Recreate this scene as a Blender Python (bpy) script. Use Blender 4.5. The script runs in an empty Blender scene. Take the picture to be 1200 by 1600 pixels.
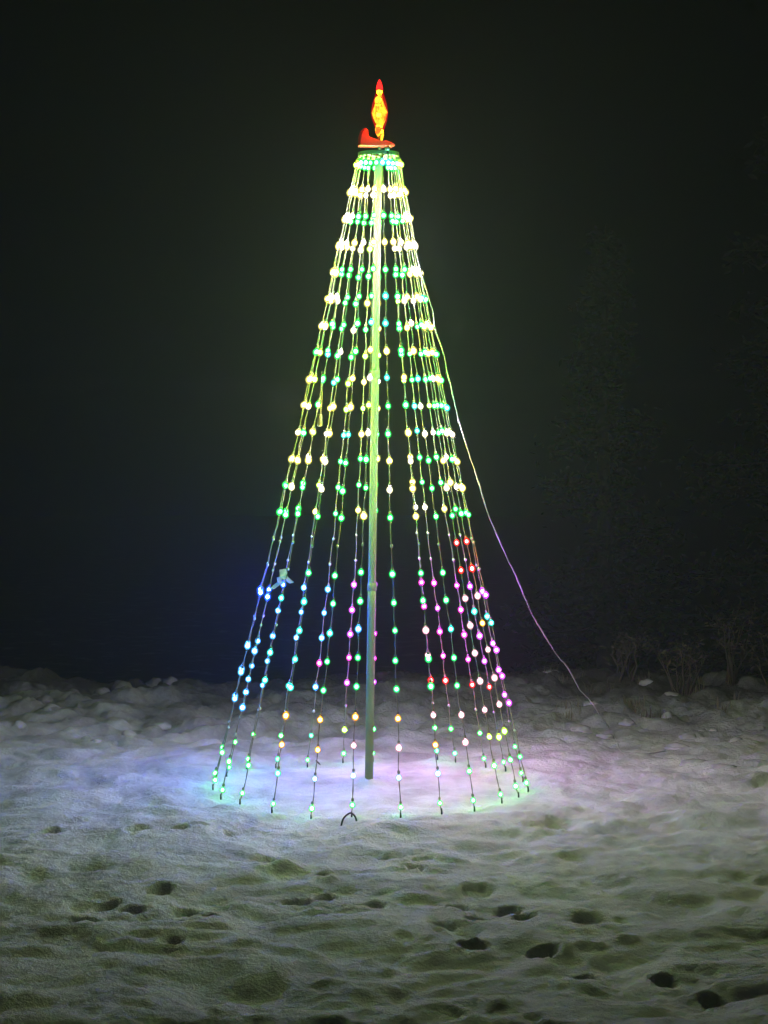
import bpy, bmesh, math, random
import numpy as np
from mathutils import Vector, Matrix, noise

# ------------------------------------------------------------------ camera, sky, exposure
scene = bpy.context.scene
C = scene.collection
CAM_H = 1.777                      # eye height above the snow
FPX = 3050.0                       # focal length in pixels of a 1600-high frame
PITCH = math.atan(110 / FPX)       # looking slightly down
cam_d = bpy.data.cameras.new('camera')
cam = bpy.data.objects.new('camera', cam_d)
C.objects.link(cam)
cam_d.sensor_fit = 'VERTICAL'
cam_d.sensor_height = 24.0
cam_d.sensor_width = 18.0
cam_d.lens = 24.0 * FPX / 1600.0
cam_d.clip_start = 0.05
cam_d.clip_end = 1000.0
cam.location = (0, 0, CAM_H)
cam.rotation_euler = (math.pi / 2 - PITCH, 0, 0)
scene.camera = cam

world = bpy.data.worlds.new('World')
scene.world = world
world.use_nodes = True
wn = world.node_tree
bg = wn.nodes['Background']
sky = wn.nodes.new('ShaderNodeTexSky')
sky.sky_type = 'NISHITA'
sky.sun_disc = False
sky.sun_elevation = math.radians(-9)
sky.sun_rotation = math.radians(180)
wn.links.new(sky.outputs['Color'], bg.inputs['Color'])
bg.inputs['Strength'].default_value = 0.003

vs = scene.view_settings
vs.view_transform = 'Standard'
vs.look = 'None'
vs.exposure = 0.0
vs.gamma = 1.0
scene.cycles.use_denoising = True
scene.cycles.volume_bounces = 0
scene.cycles.max_bounces = 5
scene.cycles.diffuse_bounces = 2
scene.cycles.sample_clamp_indirect = 4.0
scene.cycles.use_light_tree = True

HAZE_DENSITY = 0.0062
HAZE_ANISO = 0.25
LED = 1.0                          # brightness of every lamp on the tree

R = random.Random(7)


def ray(u, v):
    """direction of the sight line through a point of the 1200x1600 photograph"""
    x, y = (u - 600) / FPX, (800 - v) / FPX
    c, s = math.cos(PITCH), math.sin(PITCH)
    return Vector((x, c + y * s, y * c - s))


def at(u, v, Y):
    d = ray(u, v)
    return Vector((0, 0, CAM_H)) + d * (Y / d.y)


def ground_at(u, v, z=0.0):
    d = ray(u, v)
    return Vector((0, 0, CAM_H)) + d * ((z - CAM_H) / d.z)


# ------------------------------------------------------------------ materials
def mat(name):
    m = bpy.data.materials.new(name)
    m.use_nodes = True
    return m, m.node_tree.nodes, m.node_tree.links


def principled(name, col, rough=0.5, noise_scale=None, amount=0.25, **kw):
    m, n, l = mat(name)
    b = n['Principled BSDF']
    b.inputs['Base Color'].default_value = (*col, 1)
    b.inputs['Roughness'].default_value = rough
    for k, v in kw.items():
        b.inputs[k].default_value = v
    if noise_scale:
        tc = n.new('ShaderNodeTexCoord')
        t = n.new('ShaderNodeTexNoise')
        t.inputs['Scale'].default_value = noise_scale
        t.inputs['Detail'].default_value = 5
        l.new(tc.outputs['Object'], t.inputs['Vector'])
        r = n.new('ShaderNodeValToRGB')
        r.color_ramp.elements[0].position = 0.3
        r.color_ramp.elements[1].position = 0.7
        r.color_ramp.elements[0].color = (*[c * (1 - amount) for c in col], 1)
        r.color_ramp.elements[1].color = (*[min(1, c * (1 + amount)) for c in col], 1)
        l.new(t.outputs['Fac'], r.inputs['Fac'])
        l.new(r.outputs['Color'], b.inputs['Base Color'])
    return m


def emitter(name, rgb, spread=0.45):
    """a lit LED globe: every lamp of the colour varies a little in brightness"""
    m, n, l = mat(name)
    n.remove(n['Principled BSDF'])
    e = n.new('ShaderNodeEmission')
    mx = max(rgb)
    e.inputs['Color'].default_value = (*[c / mx for c in rgb], 1)
    oi = n.new('ShaderNodeObjectInfo')
    mr = n.new('ShaderNodeMapRange')
    mr.inputs['To Min'].default_value = mx * LED * (1 - spread)
    mr.inputs['To Max'].default_value = mx * LED * (1 + spread)
    l.new(oi.outputs['Random'], mr.inputs['Value'])
    l.new(mr.outputs['Result'], e.inputs['Strength'])
    l.new(e.outputs['Emission'], n['Material Output'].inputs['Surface'])
    return m


def glow_shell(name, rgb, strength=1.0, cover=0.5):
    """tinted frosted plastic around a lit LED: half see-through, glowing in the lamp's colour"""
    m, n, l = mat(name)
    n.remove(n['Principled BSDF'])
    e = n.new('ShaderNodeEmission')
    e.inputs['Color'].default_value = (*rgb, 1)
    e.inputs['Strength'].default_value = strength
    t = n.new('ShaderNodeBsdfTransparent')
    mx = n.new('ShaderNodeMixShader')
    mx.inputs['Fac'].default_value = cover
    l.new(t.outputs['BSDF'], mx.inputs[1])
    l.new(e.outputs['Emission'], mx.inputs[2])
    l.new(mx.outputs['Shader'], n['Material Output'].inputs['Surface'])
    m.cycles.emission_sampling = 'NONE'
    return m


CORE_R, GLOBE_R = 0.0086, 0.0162
CORE_GAIN = (0.0155 / CORE_R) ** 2 / 0.5
# number, colour, light it gives off, tint of its globe, brightness of the globe, size of the globe
LAMPS = (
    (1, 'green', (0.9, 50, 3.0), (0.03, 1, 0.13), 1.5, 1.0),
    (2, 'mint', (0.8, 11, 3.0), (0.03, 1, 0.18), 1.5, 1.02),
    (3, 'teal', (0.7, 30, 27), (0.05, 1, 0.72), 1.25, 1.0),
    (4, 'cream', (94, 80, 9), (1, 0.84, 0.20), 1.5, 1.1),
    (5, 'warm_white', (88, 72, 112), (1, 0.90, 0.42), 1.4, 1.0),
    (6, 'lime', (30, 50, 2), (0.5, 1, 0.12), 1.25, 1.0),
    (7, 'red', (75, 1.0, 1.0), (1, 0.02, 0.02), 1.6, 1.05),
    (8, 'amber', (34, 11, 1.2), (1, 0.40, 0.04), 1.5, 1.0),
    (9, 'pink', (64, 1.0, 56), (1, 0.06, 0.62), 1.5, 1.02),
    (10, 'violet', (52, 1.0, 88), (0.72, 0.12, 1), 1.5, 1.02),
    (11, 'light_blue', (1.5, 12, 86), (0.08, 0.42, 1), 1.5, 1.02),
    (12, 'blue', (2.0, 9, 760), (0.03, 0.14, 1), 1.6, 1.15),
    (13, 'soft_white', (24, 10, 17), (1, 0.5, 0.55), 1.4, 1.0),
    (14, 'faint_green', (0.6, 13, 1.2), (0.08, 1, 0.25), 0.8, 0.9),
    (15, 'faint_teal', (0.6, 9, 3), (0.08, 1, 0.6), 0.8, 0.9),
    (16, 'faint_blue', (1.5, 4, 10), (0.5, 0.8, 1), 0.8, 0.9),
    (17, 'deep_violet', (100, 1.5, 260), (0.55, 0.08, 1), 1.6, 1.12))
LAMP = {k: emitter('led_' + nm, [c * CORE_GAIN for c in f]) for k, nm, f, t, b, z in LAMPS}
SHELL = {k: glow_shell('globe_' + nm, t, b) for k, nm, f, t, b, z in LAMPS}
M_OFF = principled('unlit_globe', (0.55, 0.58, 0.6), 0.2)
M_CORD = principled('cord_white', (0.20, 0.21, 0.13), 0.5, 30, 0.2)
M_POLE = principled('painted_pole', (0.18, 0.25, 0.13), 0.5, 6, 0.15)
M_RING = principled('ring_metal', (0.6, 0.62, 0.55), 0.35, 20, 0.15)
M_STAKE = principled('dark_stake', (0.05, 0.055, 0.05), 0.5, 30, 0.4)
M_RED = principled('red_plastic', (0.5, 0.03, 0.03), 0.4, 14, 0.25)
M_CLEAR = principled('clear_plastic', (0.6, 0.6, 0.62), 0.25, 20, 0.2)
M_BARK = principled('bark', (0.05, 0.04, 0.03), 0.9, 9, 0.4)
M_NEEDLE = principled('needles', (0.010, 0.014, 0.008), 0.9, 2, 0.45)
M_TWIG = principled('dry_twigs', (0.09, 0.07, 0.045), 0.85, 12, 0.4)
M_DARKFLOOR = None


def snow_material():
    m, n, l = mat('snow')
    b = n['Principled BSDF']
    b.inputs['Roughness'].default_value = 0.75
    b.inputs['Specular IOR Level'].default_value = 0.25
    tc = n.new('ShaderNodeTexCoord')
    t = n.new('ShaderNodeTexNoise')
    t.inputs['Scale'].default_value = 3.0
    t.inputs['Detail'].default_value = 8
    t.inputs['Roughness'].default_value = 0.65
    l.new(tc.outputs['Object'], t.inputs['Vector'])
    r = n.new('ShaderNodeValToRGB')
    r.color_ramp.elements[0].position = 0.3
    r.color_ramp.elements[0].color = (0.52, 0.50, 0.48, 1)
    r.color_ramp.elements[1].position = 0.6
    r.color_ramp.elements[1].color = (0.84, 0.84, 0.84, 1)
    l.new(t.outputs['Fac'], r.inputs['Fac'])
    # towards the bank the colour turns to dark brown in uneven patches
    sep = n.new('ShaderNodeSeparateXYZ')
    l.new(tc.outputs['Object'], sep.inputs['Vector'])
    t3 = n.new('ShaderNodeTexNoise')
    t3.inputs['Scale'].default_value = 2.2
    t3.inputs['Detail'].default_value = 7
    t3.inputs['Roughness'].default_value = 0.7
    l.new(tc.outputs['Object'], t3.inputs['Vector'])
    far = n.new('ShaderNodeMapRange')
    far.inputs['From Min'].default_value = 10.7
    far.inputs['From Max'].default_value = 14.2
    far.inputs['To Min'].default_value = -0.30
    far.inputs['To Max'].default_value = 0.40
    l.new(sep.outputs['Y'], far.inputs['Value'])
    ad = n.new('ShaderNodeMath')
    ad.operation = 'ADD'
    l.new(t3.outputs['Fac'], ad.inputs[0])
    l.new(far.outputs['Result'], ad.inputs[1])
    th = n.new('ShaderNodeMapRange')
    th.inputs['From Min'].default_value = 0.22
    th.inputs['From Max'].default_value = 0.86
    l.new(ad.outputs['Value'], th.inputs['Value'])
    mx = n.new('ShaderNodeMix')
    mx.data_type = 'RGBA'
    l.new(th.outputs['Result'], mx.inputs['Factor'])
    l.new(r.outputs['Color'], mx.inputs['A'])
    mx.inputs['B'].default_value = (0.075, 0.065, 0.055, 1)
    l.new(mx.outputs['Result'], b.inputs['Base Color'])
    t2 = n.new('ShaderNodeTexNoise')
    t2.inputs['Scale'].default_value = 45
    t2.inputs['Detail'].default_value = 6
    t2.inputs['Roughness'].default_value = 0.7
    l.new(tc.outputs['Object'], t2.inputs['Vector'])
    bp = n.new('ShaderNodeBump')
    bp.inputs['Strength'].default_value = 0.9
    bp.inputs['Distance'].default_value = 0.02
    l.new(t2.outputs['Fac'], bp.inputs['Height'])
    l.new(bp.outputs['Normal'], b.inputs['Normal'])
    return m


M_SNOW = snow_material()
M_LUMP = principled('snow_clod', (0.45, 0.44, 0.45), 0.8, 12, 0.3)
M_LUMP_DARK = principled('dark_snow', (0.22, 0.20, 0.20), 0.85, 14, 0.45)  # darker grey version of the clod colour, for lumps on the crest


# ------------------------------------------------------------------ helpers
def link(name, me, m=None, parent=None):
    o = bpy.data.objects.new(name, me)
    C.objects.link(o)
    if m is not None and me is not None and not me.materials:
        me.materials.append(m)
    if parent is not None:
        o.parent = parent
    return o


def from_bm(name, bm, m, parent=None, smooth=True):
    me = bpy.data.meshes.new(name)
    bm.normal_update()
    bm.to_mesh(me)
    bm.free()
    if smooth:
        me.polygons.foreach_set('use_smooth', [True] * len(me.polygons))
    return link(name, me, m, parent)


def empty(name, loc, rz=0.0):
    o = bpy.data.objects.new(name, None)
    C.objects.link(o)
    o.location = loc
    o.rotation_euler.z = rz
    o.empty_display_size = 0.1
    return o


def tag(o, label=None, cat=None, group=None, kind=None):
    for k, v in (('label', label), ('category', cat), ('group', group), ('kind', kind)):
        if v:
            o[k] = v
    return o


def tube(bm, pts, rad, sides=6, cap=True):
    """a round tube through the points; rad is one radius or one per point"""
    pts = [Vector(p) for p in pts]
    rr = rad if isinstance(rad, (list, tuple)) else [rad] * len(pts)
    rings = []
    up = None
    for i, p in enumerate(pts):
        t = (pts[min(i + 1, len(pts) - 1)] - pts[max(i - 1, 0)]).normalized()
        if up is None:
            up = Vector((0, 0, 1)) if abs(t.z) < 0.9 else Vector((1, 0, 0))
        a = up - t * up.dot(t)
        if a.length < 1e-5:
            a = Vector((0, 1, 0)) - t * t.y
        a.normalize()
        up = a
        b = t.cross(a)
        rings.append([bm.verts.new(p + (a * math.cos(2 * math.pi * k / sides) + b * math.sin(2 * math.pi * k / sides)) * rr[i])
                      for k in range(sides)])
    for q, w in zip(rings, rings[1:]):
        for k in range(sides):
            bm.faces.new((q[k], q[(k + 1) % sides], w[(k + 1) % sides], w[k]))
    if cap:
        bm.faces.new(list(reversed(rings[0])))
        bm.faces.new(rings[-1])
    return bm


def spline(ctrl, n):
    """Catmull-Rom through the control points"""
    P = [Vector(c) for c in ctrl]
    P = [P[0] * 2 - P[1]] + P + [P[-1] * 2 - P[-2]]
    out = []
    for i in range(1, len(P) - 2):
        for k in range(n):
            t = k / n
            a, b, c, d = P[i - 1], P[i], P[i + 1], P[i + 2]
            out.append(0.5 * ((2 * b) + (c - a) * t + (2 * a - 5 * b + 4 * c - d) * t * t + (3 * b - a - 3 * c + d) * t ** 3))
    out.append(P[-2])
    return out


# ------------------------------------------------------------------ where the tree stands
BASE = Vector((-0.079, 10.0, 0.0))          # foot of the pole
RING_Z = 3.236
RING = Vector((-0.028, 10.0, RING_Z))       # centre of the hoop: the pole leans a little
RING_R, BASE_R = 0.102, 0.813

# ------------------------------------------------------------------ snow ground (one sheet)
rs = np.random.RandomState(11)


def value_noise(x, y, seed):
    """smooth 2-D gradient-free lattice noise, -1..1"""
    xi, yi = np.floor(x).astype(np.int64), np.floor(y).astype(np.int64)
    fx, fy = x - xi, y - yi
    fx, fy = fx * fx * fx * (fx * (fx * 6 - 15) + 10), fy * fy * fy * (fy * (fy * 6 - 15) + 10)

    def h(a, b):
        n = (a * 374761393 + b * 668265263 + seed * 1442695041) & 0x7fffffff
        n = ((n ^ (n >> 13)) * 1274126177) & 0x7fffffff
        n = (n ^ (n >> 16)) & 0xffff
        return n / 32767.5 - 1
    return ((h(xi, yi) * (1 - fx) + h(xi + 1, yi) * fx) * (1 - fy) + (h(xi, yi + 1) * (1 - fx) + h(xi + 1, yi + 1) * fx) * fy)


def sstep(a, b, x):
    t = np.clip((x - a) / (b - a), 0, 1)
    return t * t * (3 - 2 * t)


# footprints: where each one lies on the snow, half width, half length, heading, depth
prints = []
for u, v, k in ((75, 1297, .8), (215, 1300, 1), (280, 1296, .9), (310, 1293, .8), (360, 1295, 1), (410, 1325, 1.1), (427, 1348, 1.1),
                (505, 1361, 1.1), (465, 1393, 1.2), (505, 1387, 1.1), (515, 1407, 1.1), (500, 1421, 1.3), (585, 1401, 1.2),
                (130, 1423, 1.3), (205, 1407, 1.0), (165, 1402, 1.0), (290, 1405, 1.2), (325, 1421, .8), (270, 1460, 1.1),
                (250, 1385, 1.0), (645, 1348, 1.5), (662, 1335, .9), (715, 1402, 1.3), (745, 1420, 1.0), (793, 1406, 1.2), (822, 1415, 1.0),
                (690, 1430, 1.2), (740, 1460, 1.3), (850, 1467, 1.1), (915, 1502, 1.2), (1040, 1505, 1.1), (1115, 1542, 1.2)):
    p = ground_at(u, v)
    prints.append((p.x, p.y, 0.039 * k ** .5, 0.054 * k ** .5, R.uniform(-1.3, 1.3), 0.046))
for i in range(70):                         # older, half filled prints all over the trampled snow
    y = R.uniform(5.2, 13.5)
    x = R.uniform(-0.24, 0.24) * y * 1.15
    if (x - BASE.x) ** 2 + (y - BASE.y) ** 2 < 0.75:
        continue
    prints.append((x, y, R.uniform(.05, .09), R.uniform(.05, .10), R.uniform(-1.5, 1.5), R.uniform(.010, .022)))


def ground_height(X, Y):
    z = np.zeros_like(X)
    # crest behind the tree, then the land falls away into the dark
    crest = 14.1 + 0.35 * value_noise(X * 0.35, Y * 0 + 3.0, 5) + 0.15 * value_noise(X * 1.3, Y * 0 + 1.0, 6)
    away = sstep(0.0, 7.0, Y - crest)
    z += 0.04 * np.exp(-((Y - crest) / 0.7) ** 2) - 2.6 * away
    side = sstep(6.0, 16.0, np.abs(X))
    z += -0.5 * side * (1 - away)
    z += 0.05 * value_noise(X * 0.7, Y * 0.6, 1)
    fade = 1 - sstep(20, 40, np.hypot(X, Y))
    # wind ripples and trampled hummocks, a little wider across than along the view
    wx = X + 0.12 * value_noise(X * 2.1, Y * 2.1, 21)
    wy = Y + 0.12 * value_noise(X * 2.3, Y * 1.9, 22)
    h = (0.024 * value_noise(wx * 2.0, wy * 2.8, 2) + 0.018 * value_noise(wx * 4.6, wy * 6.5, 3)
         + 0.014 * value_noise(wx * 8.5, wy * 12, 4) + 0.006 * value_noise(wx * 26, wy * 26, 7) + 0.003 * value_noise(X * 55, Y * 55, 8))
    rough = 1 + 1.3 * sstep(11.0, 12.6, Y + 0.5 * value_noise(X, Y, 30))
    dist = np.hypot(X - BASE.x, Y - BASE.y)
    inner = 1 - sstep(0.72, 1.0, dist + 0.06 * value_noise(X * 4, Y * 4, 31))
    z += h * rough * fade * (1 - 0.4 * inner)
    z -= 0.022 * inner
    z += 0.035 * np.exp(-(dist / 0.06) ** 2)          # snow packed round the pole
    for (px, py, a, b, ang, dep) in prints:
        m = (np.abs(X - px) < 0.3) & (np.abs(Y - py) < 0.3)
        if not m.any():
            continue
        dx, dy = X[m] - px, Y[m] - py
        c, s = math.cos(ang), math.sin(ang)
        q = np.sqrt(((dx * c + dy * s) / a) ** 2 + ((-dx * s + dy * c) / b) ** 2) + 0.26 * value_noise(X[m] * 17, Y[m] * 17, 33) + 0.16 * value_noise(X[m] * 45, Y[m] * 45, 34)
        z[m] += -dep * (1 - sstep(0.72, 1.06, q)) + dep * 0.18 * np.exp(-((q - 1.35) / 0.22) ** 2)
    return z


def axis(fine0, fine1, step, far0, far1, grow=1.22):
    a = list(np.arange(fine0, fine1 + 1e-6, step))
    s, x = step, fine1
    while x < far1:
        s *= grow
        x = min(far1, x + s)
        a.append(x)
    s, x, pre = step, fine0, []
    while x > far0:
        s *= grow
        x = max(far0, x - s)
        pre.append(x)
    return np.array(pre[::-1] + a)


GX = axis(-3.6, 3.6, 0.017, -115, 115)
yf = list(np.arange(5.3, 9.0, 0.017)) + list(np.arange(9.0, 15.2, 0.024))
s, y, post = 0.024, yf[-1], []
while y < 115:
    s *= 1.22
    y = min(115, y + s)
    post.append(y)
s, y, pre = 0.017, yf[0], []
while y > -40:
    s *= 1.22
    y = max(-40, y - s)
    pre.append(y)
GY = np.array(pre[::-1] + yf + post)
XX, YY = np.meshgrid(GX, GY)
ZZ = ground_height(XX, YY)
nx, ny = len(GX), len(GY)
me = bpy.data.meshes.new('snow_ground')
co = np.stack([XX, YY, ZZ], -1).reshape(-1, 3)
ii = np.arange(nx * ny).reshape(ny, nx)
quads = np.stack([ii[:-1, :-1], ii[:-1, 1:], ii[1:, 1:], ii[1:, :-1]], -1).reshape(-1, 4)
me.vertices.add(len(co))
me.vertices.foreach_set('co', co.ravel())
me.loops.add(quads.size)
me.loops.foreach_set('vertex_index', quads.ravel().astype(np.int32))
me.polygons.add(len(quads))
me.polygons.foreach_set('loop_start', np.arange(0, quads.size, 4, dtype=np.int32))
me.polygons.foreach_set('use_smooth', np.ones(len(quads), dtype=bool))
me.update(calc_edges=True)
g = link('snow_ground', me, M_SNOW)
tag(g, 'trampled snow covered ground with footprints', kind='structure')


def gz(x, y):
    return float(ground_height(np.array([[float(x)]]), np.array([[float(y)]]))[0, 0])


# ------------------------------------------------------------------ the tree's frame
tree = tag(empty('light_tree_frame', (BASE.x, BASE.y, gz(BASE.x, BASE.y))),
           'tall pale metal pole with a small hoop at its top carrying the light strings', 'light tree')
T0 = tree.location.copy()
bm = bmesh.new()
p0, p1 = Vector((0, 0, -0.12)), RING + Vector((0, 0, -0.02)) - T0
tube(bm, [p0.lerp(p1, t) for t in (0, .3, .335)], 0.0215, 16)
from_bm('pole', bm, M_POLE, tree)
bm = bmesh.new()
tube(bm, [p0.lerp(p1, t) for t in (.33, .34, .66, .67)], [0.0205, 0.0198, 0.0198, 0.0198], 16)
from_bm('pole_section', bm, M_POLE, tree)
bm = bmesh.new()
tube(bm, [p0.lerp(p1, t) for t in (.665, .675, 1.0)], [0.019, 0.0182, 0.0182], 16)
from_bm('pole_section', bm, M_POLE, tree)
for t in (.335, .667):
    bm = bmesh.new()
    q = p0.lerp(p1, t)
    dd = (p1 - p0).normalized()
    tube(bm, [q - dd * .02, q - dd * .018, q + dd * .018, q + dd * .02], [.0215, .0238, .0238, .0205], 16)
    from_bm('pole_joint', bm, M_POLE, tree)
# hoop: an upright band
bm = bmesh.new()
rc = RING - T0
N = 48
prof = ((-.003, -.010), (.003, -.010), (.003, .010), (-.003, .010))
vv = [[bm.verts.new(rc + Vector(((RING_R + dr) * math.cos(2 * math.pi * k / N), (RING_R + dr) * math.sin(2 * math.pi * k / N), dz)))
       for dr, dz in prof] for k in range(N)]
for k in range(N):
    a, b = vv[k], vv[(k + 1) % N]
    for j in range(4):
        bm.faces.new((a[j], b[j], b[(j + 1) % 4], a[(j + 1) % 4]))
from_bm('top_hoop', bm, M_RING, tree, False)
for k in range(4):
    a = math.pi / 4 + k * math.pi / 2
    bm = bmesh.new()
    tube(bm, [rc + Vector((.015 * math.cos(a), .015 * math.sin(a), -.012)), rc + Vector((RING_R * math.cos(a), RING_R * math.sin(a), 0))], 0.004, 6)
    from_bm('hoop_spoke', bm, M_RING, tree)
bm = bmesh.new()
bmesh.ops.create_icosphere(bm, subdivisions=2, radius=0.014, matrix=Matrix.Translation(rc + Vector((.045, -RING_R - .004, .018))))
from_bm('hoop_knob', bm, M_RING, tree)
bm = bmesh.new()
tube(bm, [rc + Vector((.045, -RING_R - .004, .010)), rc + Vector((.05, -RING_R - .004, -.03)), rc + Vector((.04, -RING_R - .002, -.05))], .004, 6)
from_bm('cable_tie', bm, M_CORD, tree)

# ------------------------------------------------------------------ light strings
# bearing of each string round the pole, and the number of each of its 24 lamps from the hoop down (0 = not lit)
STRINGS = (
    (-80, (6, 4, 4, 4, 4, 6, 4, 1, 4, 4, 4, 4, 1, 1, 0, 0, 12, 0, 11, 11, 11, 0, 14, 14)),
    (-65, (6, 4, 4, 4, 4, 4, 4, 6, 6, 4, 1, 4, 4, 1, 0, 0, 12, 0, 11, 11, 11, 0, 14, 14)),
    (-50, (1, 4, 4, 4, 1, 4, 1, 1, 1, 1, 6, 4, 1, 1, 0, 0, 3, 0, 3, 3, 0, 0, 14, 14)),
    (-35, (1, 4, 1, 4, 1, 1, 1, 4, 1, 4, 4, 4, 4, 1, 0, 2, 3, 3, 3, 3, 8, 8, 15, 14)),
    (-20, (1, 4, 1, 4, 1, 1, 1, 1, 4, 4, 3, 1, 1, 1, 0, 2, 2, 3, 2, 2, 8, 8, 16, 14)),
    (-5, (1, 4, 1, 4, 1, 1, 3, 4, 4, 6, 4, 1, 1, 4, 0, 2, 2, 11, 2, 2, 8, 13, 16, 14)),
    (10, (3, 4, 1, 4, 1, 3, 3, 4, 3, 1, 1, 4, 4, 1, 0, 2, 2, 2, 2, 2, 8, 13, 16, 14)),
    (25, (3, 4, 1, 4, 1, 1, 1, 1, 4, 1, 4, 4, 4, 4, 0, 2, 2, 13, 2, 2, 13, 8, 16, 14)),
    (40, (1, 4, 1, 4, 1, 4, 4, 4, 3, 4, 4, 1, 1, 1, 0, 2, 2, 3, 2, 2, 13, 13, 14, 14)),
    (55, (1, 4, 4, 4, 4, 4, 1, 1, 1, 1, 1, 4, 4, 1, 7, 7, 13, 13, 13, 13, 13, 6, 14, 14)),
    (70, (6, 4, 4, 4, 4, 3, 4, 4, 4, 1, 4, 1, 4, 1, 7, 7, 13, 8, 13, 13, 13, 6, 14, 14)),
    (85, (6, 4, 4, 4, 4, 1, 4, 1, 1, 3, 4, 4, 4, 1, 0, 0, 17, 3, 10, 10, 10, 0, 14, 14)),
    (100, (6, 4, 4, 4, 4, 1, 4, 1, 6, 1, 4, 4, 4, 1, 0, 0, 17, 3, 10, 10, 10, 0, 14, 14)),
    (115, (6, 4, 4, 4, 4, 4, 4, 4, 4, 1, 1, 4, 4, 1, 0, 0, 17, 3, 10, 10, 7, 0, 6, 14)),
    (130, (1, 4, 1, 4, 4, 4, 1, 1, 1, 6, 4, 1, 1, 4, 0, 0, 9, 9, 9, 9, 7, 0, 14, 14)),
    (145, (1, 4, 1, 4, 1, 4, 4, 1, 1, 3, 3, 1, 1, 4, 0, 0, 9, 10, 9, 9, 7, 0, 14, 15)),
    (153, (1, 4, 1, 4, 1, 6, 1, 1, 6, 1, 4, 4, 4, 4, 0, 0, 9, 9, 9, 13, 7, 0, 14, 15)),
    (178, (3, 4, 1, 4, 1, 4, 4, 6, 4, 4, 1, 4, 1, 1, 0, 0, 10, 10, 9, 9, 10, 0, 14, 14)),
    (190, (1, 4, 1, 6, 1, 4, 1, 6, 4, 6, 4, 1, 1, 4, 0, 0, 10, 10, 10, 9, 10, 0, 6, 14)),
    (205, (1, 4, 1, 4, 1, 1, 4, 1, 6, 6, 3, 1, 1, 1, 0, 0, 11, 11, 11, 9, 11, 0, 15, 14)),
    (220, (1, 4, 1, 4, 1, 1, 1, 1, 3, 4, 4, 4, 6, 4, 0, 0, 11, 11, 11, 0, 3, 0, 14, 15)),
    (235, (1, 4, 1, 4, 1, 4, 1, 3, 1, 6, 4, 4, 1, 1, 0, 0, 12, 11, 11, 11, 11, 0, 14, 14)),
    (250, (6, 4, 4, 4, 4, 4, 4, 6, 6, 4, 1, 4, 4, 1, 0, 0, 12, 0, 11, 11, 11, 0, 14, 14)),
    (265, (6, 4, 4, 4, 4, 4, 4, 1, 4, 4, 4, 4, 1, 1, 0, 0, 12, 0, 11, 11, 11, 0, 14, 14)))
ORD = ['first', 'second', 'third', 'fourth', 'fifth', 'sixth']


def globe_mesh(m, r=0.0152):
    b = bmesh.new()
    bmesh.ops.create_icosphere(b, subdivisions=2, radius=r)
    for v in b.verts:
        v.co.z *= 1.12
    me = bpy.data.meshes.new('bulb')
    b.to_mesh(me)
    b.free()
    me.polygons.foreach_set('use_smooth', [True] * len(me.polygons))
    me.materials.append(m)
    return me


GLOBE = {k: globe_mesh(SHELL[k], GLOBE_R * z) for k, nm, f, t, b, z in LAMPS}
CORE = {k: globe_mesh(m, CORE_R) for k, m in LAMP.items()}
GLOBE[0] = globe_mesh(M_OFF, 0.0075)


def string_label(i):
    if i < 6:
        return f'bulb string staked on the footprint side, {ORD[5 - i]} from pole towards the blue bulbs'
    if i < 12:
        return f'bulb string staked on the footprint side, {ORD[i - 6]} from pole towards the power cable'
    if i < 18:
        return f'bulb string staked on the snow bank side, {ORD[17 - i]} from pole towards the power cable'
    return f'bulb string staked on the snow bank side, {ORD[i - 18]} from pole towards the blue bulbs'


def socket_mesh():
    b = bmesh.new()
    tube(b, [(0, 0, .0165), (0, 0, .019), (0, 0, .029), (0, 0, .032)], [.004, .0068, .006, .003], 8)
    me = bpy.data.meshes.new('socket')
    b.to_mesh(me)
    b.free()
    me.materials.append(M_CORD)
    return me


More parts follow.
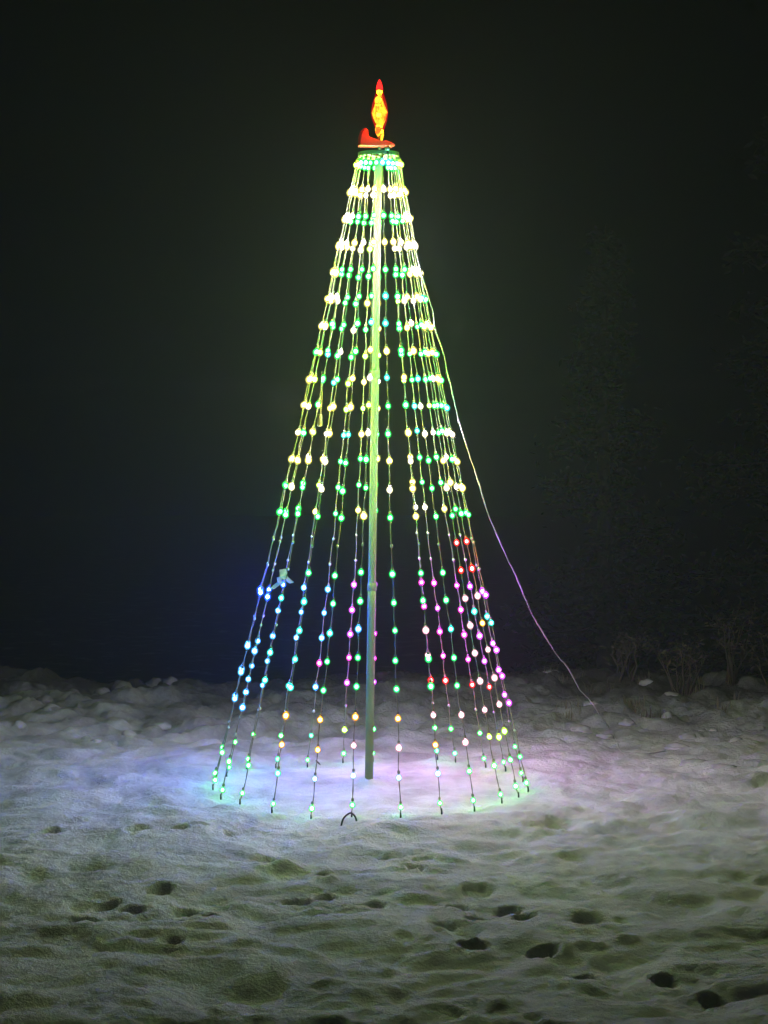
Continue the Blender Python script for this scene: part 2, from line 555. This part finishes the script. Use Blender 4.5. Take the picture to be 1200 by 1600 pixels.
SOCKET = socket_mesh()
for i, (th, lamps) in enumerate(STRINGS):
    cols = [5 if c == 4 and R.random() < .48 else c for c in lamps]      # some of the cream lamps are whiter
    a = math.radians(th + R.uniform(-1.2, 1.2))
    br = BASE_R * R.uniform(0.985, 1.015)
    foot = Vector((BASE.x + br * math.sin(a), BASE.y - br * math.cos(a), 0))
    foot.z = gz(foot.x, foot.y)
    top = RING + Vector((RING_R * 1.03 * math.sin(a), -RING_R * 1.03 * math.cos(a), -0.008))
    st = tag(empty('light_string', foot), string_label(i), 'light string', 'light strings hung from the hoop to the snow')
    L = (foot - top).length
    dirn = (foot - top).normalized()
    out = Vector((math.sin(a), -math.cos(a), 0))
    side = dirn.cross(out).normalized()
    s0, s1 = 0.045, L - 0.045 - R.uniform(0, .012)
    step = (s1 - s0) / 23
    pos, kinks = [], []
    ph1, ph2 = R.uniform(0, 6.28), R.uniform(0, 6.28)
    for k in range(24):
        s = s0 + step * k + R.uniform(-.004, .004)
        f = s / L
        w = math.sin(math.pi * f)
        p = top + dirn * s + side * (R.uniform(-.003, .003) + .006 * w * math.sin(5 * f + ph1)) + out * (-.018 * w + R.uniform(-.003, .003))
        pos.append(p)
    # cord: through every lamp, with slack kinks between
    ctrl = [top]
    for k, p in enumerate(pos):
        ctrl.append(p)
        if k < 23:
            q = p.lerp(pos[k + 1], R.uniform(.35, .65))
            ctrl.append(q + side * R.uniform(-.0035, .0035) + out * R.uniform(-.0035, .0035))
    ctrl.append(foot + Vector((0, 0, .012)))
    bm = bmesh.new()
    path = [p - foot for p in spline(ctrl, 4)]
    tube(bm, path, [0.0024 + 0.0006 * math.sin(j * 1.7 + ph2) for j in range(len(path))], 6)
    from_bm('cord', bm, M_CORD, st)
    tilt = dirn.to_track_quat('-Z', 'Y').to_euler()
    for k, p in enumerate(pos):
        b = link('bulb', GLOBE[cols[k]], None, st)
        b.location = p - foot
        b.rotation_euler = tilt
        sc = R.uniform(.9, 1.12)
        b.scale = (sc, sc, sc)
        if cols[k] != 0:
            link('led', CORE[cols[k]], None, b)
            so = link('socket', SOCKET, None, b)
    bm = bmesh.new()
    tube(bm, [(0, 0, .028), (.001, 0, .010), (0, 0, -.05), (0, 0, -.09)], [.0032, .0045, .004, .001], 6)
    from_bm('stake', bm, M_STAKE, st)

# ------------------------------------------------------------------ star on top
star = tag(empty('star_topper', RING + Vector((0.012, 0, 0.012))),
           'glowing amber and red star seen edge-on above the hoop', 'star topper')
S0 = star.location.copy()
cen = at(593, 176, 10.0) - S0
RO, RI = 0.168, 0.075
rotz = math.radians(86)
Mst = Matrix.Translation(cen) @ Matrix.Rotation(rotz, 4, 'Z')


def star_pt(ang, r, y=0.0):
    return Mst @ Vector((r * math.sin(ang), y, r * math.cos(ang)))


def amber_material():
    m, n, l = mat('lit_amber')
    n.remove(n['Principled BSDF'])
    e = n.new('ShaderNodeEmission')
    tc = n.new('ShaderNodeTexCoord')
    t = n.new('ShaderNodeTexNoise')
    t.inputs['Scale'].default_value = 24
    t.inputs['Detail'].default_value = 3
    l.new(tc.outputs['Object'], t.inputs['Vector'])
    r = n.new('ShaderNodeValToRGB')
    r.color_ramp.elements[0].position = 0.38
    r.color_ramp.elements[0].color = (1.0, 0.10, 0.01, 1)
    r.color_ramp.elements[1].position = 0.56
    r.color_ramp.elements[1].color = (1.0, 0.80, 0.03, 1)
    l.new(t.outputs['Fac'], r.inputs['Fac'])
    l.new(r.outputs['Color'], e.inputs['Color'])
    e.inputs['Strength'].default_value = 2.6
    l.new(e.outputs['Emission'], n['Material Output'].inputs['Surface'])
    return m


M_AMBER = amber_material()
M_TIP = emitter('lit_red_tip', (3.0, 0.05, 0.04), 0.05)
M_BEAD = emitter('lit_star_bead', (420, 40, 0.3), 0.1)
bm = bmesh.new()
front, back = bm.verts.new(star_pt(0, 0, -.040)), bm.verts.new(star_pt(0, 0, .040))
rim = []
for k in range(10):
    ang = k * math.pi / 5
    r = RO * 0.74 if k % 2 == 0 else RI
    rim.append(bm.verts.new(star_pt(ang, r)))
tips = []
for k in range(10):
    bm.faces.new((front, rim[k], rim[(k + 1) % 10]))
    bm.faces.new((back, rim[(k + 1) % 10], rim[k]))
bmesh.ops.subdivide_edges(bm, edges=bm.edges[:], cuts=2, use_grid_fill=True)
for v in bm.verts:
    v.co += Vector((R.uniform(-.003, .003), R.uniform(-.003, .003), R.uniform(-.003, .003)))
from_bm('star_body', bm, M_AMBER, star, False)
for k in range(5):
    ang = k * 2 * math.pi / 5
    bm = bmesh.new()
    tube(bm, [star_pt(ang, RO * .66), star_pt(ang, RO * .76), star_pt(ang, RO * .9), star_pt(ang, RO * 1.0)], [.017, .0165, .010, .0015], 8)
    from_bm('star_tip', bm, M_TIP if k == 0 else M_AMBER, star, False)
# thin red plastic cover round the amber star
bm = bmesh.new()
fc, bc = bm.verts.new(star_pt(0, 0, -.056)), bm.verts.new(star_pt(0, 0, .056))
rim = [bm.verts.new(star_pt(k * math.pi / 5, RO * 1.03 if k % 2 == 0 else RI * 1.35)) for k in range(10)]
for k in range(10):
    bm.faces.new((fc, rim[k], rim[(k + 1) % 10]))
    bm.faces.new((bc, rim[(k + 1) % 10], rim[k]))
bmesh.ops.subdivide_edges(bm, edges=bm.edges[:], cuts=3, use_grid_fill=True)
for _ in range(3):
    bmesh.ops.smooth_vert(bm, verts=bm.verts[:], factor=.35, use_axis_x=True, use_axis_y=True, use_axis_z=True)
from_bm('star_cover', bm, glow_shell('red_cover', (1.0, 0.012, 0.012), 0.75, 0.42), star)
bead = None
for k in range(10):
    ang = k * math.pi / 5
    for f, rr_ in (((.78, .016), (.62, .017)) if k % 2 == 0 else ((.42, .015),)):
        if bead is None:
            bm = bmesh.new()
            bmesh.ops.create_icosphere(bm, subdivisions=2, radius=1)
            bead_o = from_bm('star_lamp', bm, M_BEAD, star)
            bead = bead_o.data
            o = bead_o
        else:
            o = link('star_lamp', bead, None, star)
        o.location = star_pt(ang, RO * f, 0)
        o.scale = (rr_ * .8,) * 3
# red saddle below the star
prof = ((559.5, 229), (560, 216), (563, 207), (567, 202.5), (571, 201), (573.5, 203), (573, 210), (577, 214.5), (585, 217.5), (593, 220),
        (599, 222), (604, 220), (611, 223), (617, 227), (611, 230), (601, 229.5))
bm = bmesh.new()
rows = []
for yy, k in ((-.034, .86), (-.026, 1.0), (.026, 1.0), (.034, .86)):
    ctr = at(588, 222, 10.0) - S0
    rows.append([bm.verts.new(ctr + (at(u, v, 10.0) - S0 - ctr) * k + Vector((0, yy, 0))) for u, v in prof])
n_ = len(prof)
for a_, b_ in zip(rows, rows[1:]):
    for k in range(n_):
        bm.faces.new((a_[k], a_[(k + 1) % n_], b_[(k + 1) % n_], b_[k]))
bm.faces.new(rows[0][::-1])
bm.faces.new(rows[-1])
bmesh.ops.recalc_face_normals(bm, faces=bm.faces)
from_bm('saddle', bm, M_RED, star, False)
bm = bmesh.new()
tube(bm, [Vector((0, 0, -.035)), (at(592, 226, 10.0) - S0), (at(593, 205, 10.0) - S0)], .007, 8)
from_bm('mounting_rod', bm, M_STAKE, star)

# ------------------------------------------------------------------ cable, connector, tag, ground staple
pts = [at(u, v, Y) for u, v, Y in ((622, 262, 9.93), (636, 330, 9.9), (650, 395, 9.9), (664, 445, 9.9), (677, 490, 9.92), (680, 515, 9.93), (692, 549, 9.96), (701, 590, 10),
                                   (709, 622, 10.03), (716, 655, 10.06), (727, 690, 10.1), (738, 725, 10.14), (750, 760, 10.18), (761, 798, 10.24),
                                   (777, 836, 10.3), (789, 865, 10.36), (803, 893, 10.42), (818, 928, 10.5), (832, 961, 10.58), (851, 992, 10.66),
                                   (868, 1020, 10.75), (889, 1046, 10.85), (905, 1076, 10.95), (922, 1094, 11.05), (932, 1109, 11.12))]
gp = [ground_at(u, v) for u, v in ((952, 1136), (962, 1148), (972, 1165), (1000, 1172), (1040, 1168))]
for p in gp:
    p.z = gz(p.x, p.y) + .006
cab = pts + gp
o0 = Vector((gp[2].x, gp[2].y, gz(gp[2].x, gp[2].y)))
cable = tag(empty('power_cable', o0), 'loose white power cable slanting from the strings down onto the snow', 'cable')
path = [p - o0 for p in spline(cab, 5)]
path = [p + Vector((R.uniform(-.002, .002), 0, R.uniform(-.002, .002))) for p in path]
tube_bm = tube(bmesh.new(), path, [.0038 + .0011 * math.sin(j * .55) for j in range(len(path))], 7)
from_bm('wire', tube_bm, principled('cable_white', (0.36, 0.36, 0.34), 0.5, 20, 0.15), cable)

cn = at(500, 655, 9.72)
con = tag(empty('cable_connector', cn), 'pale cylindrical plug connector dangling among the upper bulb strings', 'connector')
bm = bmesh.new()
tube(bm, [(0, 0, -.036), (0, 0, -.033), (0, 0, .018), (.001, 0, .026)], [.009, .0125, .012, .007], 10)
from_bm('plug', bm, M_CORD, con)
bm = bmesh.new()
tube(bm, spline([(.001, 0, .02), (.006, 0, .07), (.010, -.004, .12), (.004, -.01, .18), (.010, -.012, .24)], 4), .0035, 6)
from_bm('lead', bm, M_CORD, con)

tg = at(443, 904, 9.75)
tagged = tag(empty('plastic_tag', tg), 'crumpled clear plastic tag caught on a string by the blue bulbs', 'tag')
for poly in (((-.02, .045), (.012, .05), (.02, .015), (.0, -.005), (-.018, .01)),
             ((.01, .02), (.052, -.018), (.03, -.026), (.002, .0)),
             ((-.012, .012), (.0, -.03), (-.03, -.034), (-.034, .004)),
             ((-.035, -.02), (-.015, -.03), (-.05, -.055), (-.072, -.052))):
    bm = bmesh.new()
    dy = R.uniform(-.02, .02)
    fr = [bm.verts.new((x, dy + R.uniform(-.012, .012), z)) for x, z in poly]
    bm.faces.new(fr)
    bmesh.ops.solidify(bm, geom=bm.faces[:], thickness=.003)
    bmesh.ops.recalc_face_normals(bm, faces=bm.faces)
    from_bm('flap', bm, M_CLEAR, tagged, False)

sp = ground_at(548, 1282)
sp.z = gz(sp.x, sp.y)
stp = tag(empty('ground_staple', sp), 'dark bent wire staple arching over a hole in the snow', 'staple')
bm = bmesh.new()
tube(bm, spline([(-.048, -.01, -.03), (-.036, -.004, .018), (-.012, 0, .042), (.006, 0, .045), (.024, 0, .022), (.034, -.012, -.03)], 5), .0045, 7)
from_bm('wire', bm, M_STAKE, stp)
tw = ground_at(497, 1191)
tw.z = gz(tw.x, tw.y) + .004
bm = bmesh.new()
tube(bm, [(-.012, 0, .022), (-.004, .004, .012), (.006, .002, .004), (.013, 0, -.004)], [.003, .005, .004, .002], 6)
o = from_bm('twig', bm, M_STAKE)
o.location = tw
tag(o, 'short dark twig on the snow behind the pole', 'twig')

# ------------------------------------------------------------------ lumps of snow along the bank
def lump(px, py, w, d, h, label, group, seed, m=None):
    b = bmesh.new()
    bmesh.ops.create_icosphere(b, subdivisions=3, radius=1)
    for v in b.verts:
        n = noise.noise(v.co * 1.6 + Vector((seed * 3.1, seed, 0))) * .35 + noise.noise(v.co * 4 + Vector((seed, 0, seed))) * .14
        v.co *= 1 + n
        v.co = Vector((v.co.x * w, v.co.y * d, max(v.co.z, -.5) * h))
    o = from_bm('snow_lump', b, m or M_LUMP)
    o.location = (px, py, gz(px, py) - h * .2)
    o.rotation_euler.z = R.uniform(-.3, .3)
    tag(o, label, 'snow lump', group)


sd = 0
for u, v, w, h in ((242, 1058, .075, .085), (267, 1060, .06, .055), (190, 1066, .07, .075), (214, 1072, .05, .05), (110, 1077, .09, .055), (135, 1078, .05, .04),
                   (15, 1088, .08, .06), (70, 1092, .06, .04), (160, 1082, .06, .04), (298, 1068, .05, .04)):
    sd += 1
    p = ground_at(u, v + 14)
    lump(p.x, min(p.y, 14.2), w, w * .9, h, {242: 'tallest rounded snow lump on the bank crest, on the blue bulbs side', 190: 'rounded snow lump on the crest, next to the tallest on its outer side', 110: 'widest low snow lump on the bank crest, on the blue bulbs side'}.get(u, 'small rounded snow lump on the bank crest, on the blue bulbs side'), 'snow lumps on the crest', sd, M_LUMP_DARK)
for u, v, w, h in ((200, 1145, .045, .035), (252, 1126, .06, .03), (138, 1148, .04, .03), (150, 1157, .04, .025), (80, 1112, .07, .04), (30, 1140, .04, .03), (330, 1120, .05, .03)):
    sd += 1
    p = ground_at(u, v + 3)
    lump(p.x, p.y, w, w * .7, h, {80: 'widest snow clod lying below the bank on the blue bulbs side', 330: 'snow clod closest to the blue bulb strings, below the bank'}.get(u, 'small snow clod lying below the bank on the blue bulbs side'), 'snow clods by the blue bulbs', sd)
for u, v, w, h in ((908, 1138, .07, .03), (945, 1143, .065, .03), (925, 1112, .06, .03), (1057, 1158, .075, .03), (1086, 1188, .085, .025), (1130, 1195, .075, .022), (1075, 1144, .05, .04),
                   (1040, 1117, .04, .05), (1098, 1135, .05, .03), (1115, 1137, .03, .025), (1010, 1115, .06, .04), (1150, 1155, .05, .03), (1185, 1130, .06, .05), (980, 1125, .05, .03),
                   (860, 1077, .06, .03), (1050, 1092, .09, .05), (1010, 1082, .05, .03)):
    sd += 1
    p = ground_at(u, v + 3)
    lump(p.x, min(p.y, 14.2), w, w * .7, h, {908: 'flat snow clod lying just before the power cable touches the ground', 945: 'flat snow clod lying under the end of the power cable', 1086: 'largest flat snow slab lying out past the power cable', 1130: 'flat snow slab just outside the largest slab past the power cable', 1050: 'wide snow clod at the foot of the shrubs past the power cable'}.get(u, 'small snow clod on the rough ground past the power cable'), 'snow clods past the power cable', sd)


# ------------------------------------------------------------------ shrubs and conifers past the cable
def leafy(bm, c, n, spread, size, rnd):
    for _ in range(n):
        p = Vector(c) + Vector((rnd.gauss(0, spread), rnd.gauss(0, spread), rnd.gauss(0, spread * .8)))
        d = Vector((rnd.uniform(-1, 1), rnd.uniform(-1, 1), rnd.uniform(-.6, .6))).normalized()
        e = d.cross(Vector((rnd.uniform(-1, 1), rnd.uniform(-1, 1), rnd.uniform(-1, 1)))).normalized()
        L_ = size * rnd.uniform(.6, 1.4)
        a = [bm.verts.new(p - d * L_ * .5), bm.verts.new(p + e * L_ * .16), bm.verts.new(p + d * L_ * .5), bm.verts.new(p - e * L_ * .16)]
        bm.faces.new(a)


def shrub(x, y, h, seed, label):
    rnd = random.Random(seed)
    o = tag(empty('bare_shrub', (x, y, gz(x, y))), label, 'shrub', 'shrubs on the bank')
    stems, leaves = bmesh.new(), bmesh.new()
    for i in range(11):
        a = rnd.uniform(0, 6.28)
        ln = h * rnd.uniform(.6, 1.1)
        lean = rnd.uniform(.1, .6)
        p = Vector((rnd.uniform(-.05, .05), rnd.uniform(-.05, .05), -.05))
        path = [p]
        for k in range(5):
            p = p + Vector((math.cos(a) * lean, math.sin(a) * lean, 1)).normalized() * ln / 5 + Vector((rnd.gauss(0, .015), rnd.gauss(0, .015), 0))
            path.append(p)
            if k > 1:
                q = p + Vector((rnd.uniform(-.14, .14), rnd.uniform(-.14, .14), rnd.uniform(.02, .14))) * h
                tube(stems, [p, p.lerp(q, .5) + Vector((0, 0, .01)), q], [.004, .003, .001], 4, False)
                leafy(leaves, q, 9, .035, .035, rnd)
        tube(stems, path, [.009, .008, .007, .005, .004, .002], 5, False)
    tag(from_bm('stems', stems, M_TWIG, o), kind='stuff')
    tag(from_bm('leaves', leaves, M_TWIG, o, False), kind='stuff')


shrub(2.05, 13.4, .45, 1, 'low twiggy shrub on the bank, first past the power cable')
shrub(2.45, 13.7, .6, 2, 'twiggy shrub on the bank, second past the power cable')
shrub(2.72, 13.3, .5, 3, 'low twiggy shrub on the bank beside the flattened snow clods')
shrub(1.72, 13.9, .35, 4, 'smallest twiggy shrub on the bank past the power cable')


def conifer(x, y, h, wide, seed, label):
    rnd = random.Random(seed)
    z0 = gz(x, y)
    o = tag(empty('conifer_tree', (x, y, z0)), label, 'tree', 'conifers beyond the snow bank')
    bm = bmesh.new()
    tube(bm, [(0, 0, -.2), (0.02, 0, h * .3), (-.02, .02, h * .7), (0, 0, h)], [h * .02, h * .016, h * .009, .006], 9)
    from_bm('trunk', bm, M_BARK, o)
    br, cr = bmesh.new(), bmesh.new()
    z = h * .08
    while z < h * .98:
        f = 1 - z / h
        for k in range(rnd.randint(5, 8)):
            a = rnd.uniform(0, 6.28)
            ln = wide * (f ** .8) * rnd.uniform(.55, 1.1)
            p0 = Vector((0, 0, z + rnd.uniform(-.1, .1)))
            path = [p0 + Vector((math.cos(a) * ln * t, math.sin(a) * ln * t, -ln * .25 * t + ln * .18 * t * t)) for t in (0, .35, .7, 1)]
            tube(br, path, [.018 * f + .004, .012 * f + .003, .007, .002], 4, False)
            for t in np.linspace(.25, 1, max(3, int(ln * 7))):
                q = path[0].lerp(path[-1], t) + Vector((0, 0, -.03))
                leafy(cr, q, 18, .06 + .05 * ln, .10, rnd)
        z += h * rnd.uniform(.035, .055)
    tag(from_bm('branches', br, M_BARK, o), kind='stuff')
    tag(from_bm('crown', cr, M_NEEDLE, o, False), kind='stuff')


conifer(3.75, 17.0, 7.4, 1.5, 5, 'tall dark conifer in the fog beyond the shrubs past the power cable')
conifer(2.15, 19.0, 6.0, 1.2, 6, 'dim smaller conifer in the fog between the tall conifer and power cable')

# ------------------------------------------------------------------ dead grass on the bank
def many(name, verts, faces, m, label):
    me = bpy.data.meshes.new(name)
    me.from_pydata(verts, [], faces)
    me.update()
    return tag(link(name, me, m), label, kind='stuff')


rnd = random.Random(21)
V_, F_ = [], []
gx, gy = [], []
for _ in range(40):
    tx, ty = rnd.uniform(1.2, 3.5), rnd.uniform(12.5, 14.1)
    for _k in range(rnd.randint(8, 20)):
        gx.append(tx + rnd.gauss(0, .035))
        gy.append(ty + rnd.gauss(0, .035))
gzz = ground_height(np.array([gx]), np.array([gy]))[0]
for x, y, z in zip(gx, gy, gzz):
    h = rnd.uniform(.03, .10)
    a, lean = rnd.uniform(0, 6.28), rnd.uniform(.1, .8) * h
    b0 = len(V_)
    dx, dy = math.cos(a), math.sin(a)
    w = .0028
    V_ += [(x - dy * w, y + dx * w, z - .02), (x + dy * w, y - dx * w, z - .02), (x + dx * lean * .35 + dy * w, y + dy * lean * .35 - dx * w, z + h * .6),
           (x + dx * lean * .35 - dy * w, y + dy * lean * .35 + dx * w, z + h * .6), (x + dx * lean, y + dy * lean, z + h)]
    F_ += [(b0, b0 + 1, b0 + 2, b0 + 3), (b0 + 3, b0 + 2, b0 + 4)]
many('dry_grass', V_, F_, principled('dead_grass', (0.16, 0.13, 0.08), 0.85, 6, 0.3), 'tufts of dead grass poking through the snow bank')

# ------------------------------------------------------------------ the fog
bm = bmesh.new()
bmesh.ops.create_cube(bm, size=1)
for v in bm.verts:
    v.co = Vector((v.co.x * 240, v.co.y * 170 + 40, (v.co.z + .5) * 9.6 - 4.2))
m, n, l = mat('night_fog')
n.remove(n['Principled BSDF'])
pv = n.new('ShaderNodeVolumePrincipled')
pv.inputs['Color'].default_value = (0.82, 0.94, 0.98, 1)
pv.inputs['Density'].default_value = HAZE_DENSITY
pv.inputs['Anisotropy'].default_value = HAZE_ANISO
l.new(pv.outputs['Volume'], n['Material Output'].inputs['Volume'])
hz = from_bm('haze', bm, m, None, False)
tag(hz, 'thin night fog glowing around the lit tree', kind='stuff')
